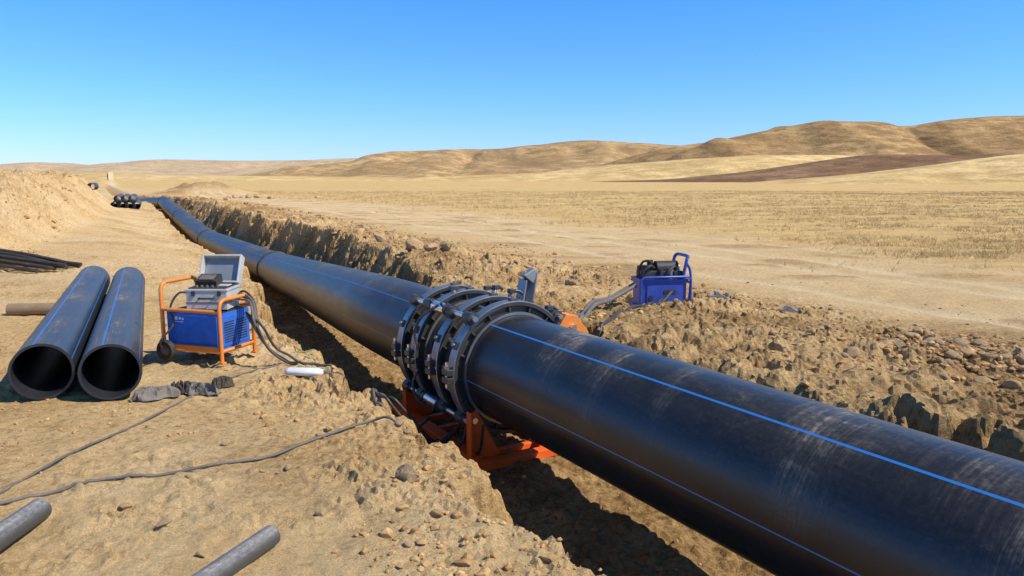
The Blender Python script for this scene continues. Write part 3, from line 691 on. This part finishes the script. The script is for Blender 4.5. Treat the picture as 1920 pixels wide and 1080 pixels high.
case=empty('control_case',(-2.60,6.36,cz+.004),A+.30); tag(case,'open grey control case with raised lid on the power unit','control case')
b=MB(); b.box((0,0,.085),(.35,.29,.17)); b.box((0,0,.168),(.365,.305,.018)); b.box((0,-.004,.06),(.352,.292,.008),None,1)
for x in(-.11,.11): b.box((x,-.152,.14),(.03,.012,.045),None,1)
b.tube([(-.06,-.147,.10),(-.06,-.175,.10),(.06,-.175,.10),(.06,-.147,.10)],.008,1,8)
b.obj('body',[M_case,M_black],case,bevel=.012)
b=MB(); b.box((0,0,.182),(.32,.255,.01)); b.box((.09,.02,.188),(.10,.10,.012),None,2); b.box((-.04,.03,.225),(.18,.14,.07),Matrix.Rotation(.35,3,'X'),0); b.box((-.04,.0,.262),(.13,.09,.006),Matrix.Rotation(.35,3,'X'),1)
for i in range(5): b.cyl((-.1+.045*i,-.095,.185),(-.1+.045*i,-.095,.205),.012,1,12)
b.obj('control_panel',[M_black,M_hose,M_case],case,bevel=.003)
Rl=Matrix.Rotation(math.radians(62),3,'X')
b=MB(); c0=Vector((0,.15,.18)); up=Rl@Vector((0,1,0)); nn=Rl@Vector((0,0,1))
ctr=c0+up*.135
b.box(ctr-nn*.035,(.355,.27,.014),Rl)
for (ox,oy,sx,sy) in((-.169,0,.018,.27),(.169,0,.018,.27),(0,.126,.325,.018),(0,-.126,.325,.018)): b.box(ctr+Rl@Vector((ox,oy,0)),(sx,sy,.085),Rl)
b.box(ctr-nn*.022,(.30,.22,.01),Rl,1)
b.obj('lid',[M_case,M_steel],case,bevel=.006)
ground_tube('cable',[(-2.76,6.32,cz+.12),(-2.86,6.28,cz+.14),(-2.93,6.25,cz+.02),(-2.90,6.22,cz-.12),(-2.98,6.14,cz-.25),(-2.99,6.18,cz-.33)],.009,M_hose2,'black cord hanging from the control case','cable',sub=8)
for k in range(4):
    ground_tube('hydraulic_hose',[(-2.46,6.44,cz+.03+.02*k),(-2.38,6.46-.03*k,cz+.13-.02*k),(-2.26,6.38-.03*k,cz+.06),(-2.20,6.28-.03*k,cz-.08),(-2.18,6.22,cz-.2)],.010,M_hose if k%2 else M_hose2,'hose curling out of the power unit top','hose',group='hydraulic hoses')

# ------------------------------------------------------------------ blue unit on the spoil bank
unit=empty('hydraulic_pump',(UX,UY,zr-.06),math.radians(10)); tag(unit,'small blue hydraulic pump with tube handle on the spoil bank','pump')
b=MB(); b.box((0,0,.17),(.50,.34,.29)); b.box((0,-.176,.17),(.42,.012,.21)); b.box((0,0,.02),(.54,.38,.035)); b.box((0,-.17,.325),(.54,.03,.035)); b.box((0,.17,.325),(.54,.03,.035)); b.box((-.255,0,.325),(.03,.34,.035)); b.box((.255,0,.325),(.03,.34,.035))
for i in range(5): b.box((.2555,0,.10+.035*i),(.012,.22,.010),None,1)
b.box((.05,-.184,.2),(.14,.004,.05),None,1); b.cyl((-.16,-.19,.14),(-.16,-.175,.14),.03,1,16)
b.obj('tank',[M_dblue,M_black],unit,bevel=.010)
b=MB(); b.box((-.02,.02,.37),(.40,.28,.11)); b.cyl((-.04,.04,.44),(.21,.04,.44),.085,0,22); b.cyl((.21,.04,.44),(.23,.04,.44),.06,1,18); b.cyl((-.19,-.06,.31),(-.19,-.06,.49),.04,0,14); b.cyl((-.08,.1,.40),(-.08,.1,.53),.035,0,12); b.cyl((-.17,.08,.32),(-.17,.08,.47),.065,0,16); b.cyl((.08,-.11,.33),(.08,-.11,.46),.035,1,12); b.cyl((-.04,-.12,.34),(-.04,-.12,.45),.028,0,12); b.box((.16,-.10,.38),(.1,.1,.1),None,0)
b.tube([(-.24,-.12,.32),(-.27,-.16,.40),(-.18,-.16,.49),(-.10,-.08,.46)],.016,0,8,smooth=6); b.tube([(.0,-.14,.33),(.03,-.17,.42),(.12,-.12,.48),(.16,-.04,.44)],.016,0,8,smooth=6); b.tube([(-.1,.0,.43),(-.14,-.05,.53),(-.2,.0,.52),(-.22,.06,.44)],.013,0,8,smooth=6)
b.obj('motor',[M_black,M_rim],unit,bevel=.006)
b=MB(); b.tube([(.20,-.17,.32),(.235,-.175,.52),(.25,-.165,.57),(.27,-.13,.59),(.27,.13,.59),(.25,.165,.57),(.235,.175,.52),(.20,.17,.32)],.018,0,10,smooth=4)
for s in(-1,1): b.tube([(.275,s*.19,.02),(.29,s*.19,.30),(.28,s*.185,.44),(.24,s*.178,.52)],.015,0,8,smooth=4)
b.tube([(.29,-.19,.30),(.29,.19,.30)],.013,0,8); b.tube([(-.29,-.20,.02),(-.29,-.20,.34),(-.25,-.20,.37),(.25,-.20,.37),(.29,-.20,.34),(.29,-.20,.02)],.015,0,8)
b.obj('handle',[M_dblue],unit)
for (x,y,a,l) in((2.42,8.6,.4,.28),(2.60,8.7,-.3,.28),(2.5,8.5,1.1,.20),(3.25,8.5,-.1,.26)):
    b=MB(); b.prism([(-l/2,0),(l/2,0),(l/2,.02),(.05,.03),(-.02,.07),(-.06,.07),(-.045,.025),(-l/2,.02)],-.022,.022); b.cyl((l/2-.03,-.035,.015),(l/2-.03,.035,.015),.02,1,12)
    o=b.obj('metal_bracket',[M_steel,M_cast],None,(x,y,max(gh(x,y),gh(x-.08,y),gh(x+.08,y))+.01),(0.1,.1,a),bevel=.005); tag(o,'loose grey metal bracket dropped on the soil','bracket','loose brackets on the soil')

# ------------------------------------------------------------------ small things on the left
zz=max(gh(-1.63,5.81),gh(-1.75,5.82),gh(-1.5,5.78))
dev=empty('handheld_heater',(-1.65,5.81,zz+.02),math.radians(-8)); tag(dev,'white plastic handheld device lying on the dusty ground','tool')
prof=[(-.185,.0),(-.18,.032),(-.15,.042),(.0,.046),(.08,.044),(.12,.034),(.14,.018)]
b=MB(); b.tube([(p[0],0,0) for p in prof],[max(.004,p[1]) for p in prof],0,20); o=b.obj('shell',[M_white],dev); o.scale=(1,1.2,.75)
b=MB(); b.tube([(.135,0,0),(.17,0,0),(.21,0,-.005)],[.02,.016,.011],0,14); b.obj('grip',[M_hose],dev)
def cloth(name,cx_,cy_,wx,wy,h,mat,seed,ang,label,cat):
    n=64; u=np.linspace(-1,1,n); U,V=np.meshgrid(u,u); U=U.ravel();V=V.ravel()
    ra=np.maximum(np.abs(U),np.abs(V))/np.maximum(1e-6,np.hypot(U,V)); U2=U*(.45+.55*ra); V2=V*(.45+.55*ra)
    x=U2*wx+.30*wx*fbm(V*2.2,U*2.2,2,seed+3); y=V2*wy+.4*wy*fbm(U*2,V*2,2,seed+4)
    z=h*(.25+(1-np.abs(fbm(U*2.6+V*.6,V*1.8,3,seed+1,.4))*2.6)*1.2)*(1-np.clip(np.maximum(abs(U),abs(V)),0,1)**5)
    c,s=math.cos(ang),math.sin(ang); X=cx_+x*c-y*s; Yc=cy_+x*s+y*c; zg=ground_fields(X,Yc)[0]; zg=zg*.3+zg.mean()*.7
    o=add(name,mesh_np(name,np.stack([X,Yc,zg+z+.012],1),grid_faces(n,n),mat)); tag(o,label,cat); return o
cloth('cloth_rag',-2.62,5.26,.16,.08,.055,M_cloth,5,.4,'crumpled grey cloth rag lying on the soil','rag')
cloth('cloth_rag',-2.34,5.38,.16,.07,.05,M_cloth,15,-.3,'crumpled grey rag half folded on the soil','rag')
cloth('work_glove',-2.24,5.54,.09,.05,.055,M_clothd,9,.5,'dark dusty work glove on top of a rag','glove')
cloth('work_glove',-2.48,5.40,.11,.05,.055,M_clothd,19,-.3,'dark dusty work glove on top of a rag','glove')
b=MB(); z0=gh(-5.5,8.66); b.tube([(-5.95,8.62,z0+.07),(-5.6,8.65,z0+.075),(-5.25,8.68,z0+.07)],[.075,.07,.072],0,14); tag(b.obj('timber_log',[M_wood],bevel=.006),'short weathered timber log beside the pipes','log')
zg=max(gh(-9.0,13.2),gh(-9.6,13.3),gh(-8.4,12.9))
for k in range(11):
    y0=12.75+.085*k; lv=.06*(k%3)
    pts=[(-11.2,y0+.1,zg+.42+lv),(-10.3,y0+.05,zg+.30+lv),(-9.4,y0,zg+.18+lv),(-8.75,y0-.06+.02*(k%4),zg+.09+lv),(-8.15+.09*((k*7)%5),y0-.14+.03*(k%4),zg+.01+.6*lv)]
    ground_tube('black_hose',pts,.034,M_hose2,'black plastic tube in a loose bundle on soil','hose',group='bundle of black hoses',n=12)

# ------------------------------------------------------------------ light, sky, camera
el=math.radians(49); to=Vector((.95,-.30,0)).normalized(); sv=Vector((to.x*math.cos(el),to.y*math.cos(el),math.sin(el)))
L=bpy.data.lights.new('sun','SUN'); L.energy=5.0; L.angle=math.radians(.5); L.color=(1.,.955,.86)
lo=bpy.data.objects.new('sun',L); COL.objects.link(lo); lo.rotation_euler=sv.to_track_quat('Z','Y').to_euler()
W=bpy.data.worlds.new('World'); scene.world=W; W.use_nodes=True; nt=W.node_tree
bg=nt.nodes['Background']; sky=N(nt,'ShaderNodeTexSky',sky_type='NISHITA'); sky.sun_disc=False; sky.sun_elevation=el; sky.sun_rotation=math.atan2(to.x,to.y)
sky.altitude=900; sky.air_density=1.0; sky.dust_density=.25; sky.ozone_density=1.6
tcw=N(nt,'ShaderNodeTexCoord').outputs['Generated']; sw=N(nt,'ShaderNodeSeparateXYZ'); nt.links.new(tcw,sw.inputs[0])
tn=ramp(nt,sw.outputs[2],[(0.,(.39,.485,.76)),(.10,(.30,.53,.87)),(.28,(.20,.57,.97)),(.6,(.20,.42,.62))])
tint=mix(nt,1.,sky.outputs[0],tn,'MULTIPLY'); hs=N(nt,'ShaderNodeHueSaturation'); hs.inputs['Value'].default_value=1.5; nt.links.new(tint,hs.inputs['Color']); nt.links.new(hs.outputs[0],bg.inputs[0]); bg.inputs[1].default_value=.15
cam=bpy.data.cameras.new('camera'); cam.sensor_width=36; cam.lens=26; cam.clip_end=12000; cam.clip_start=.05
co=bpy.data.objects.new('camera',cam); COL.objects.link(co); co.location=(0,0,1.6); co.rotation_euler=(math.radians(90-8.4),0,0)
scene.camera=co
scene.view_settings.view_transform='Standard'; scene.view_settings.look='None'; scene.view_settings.exposure=0
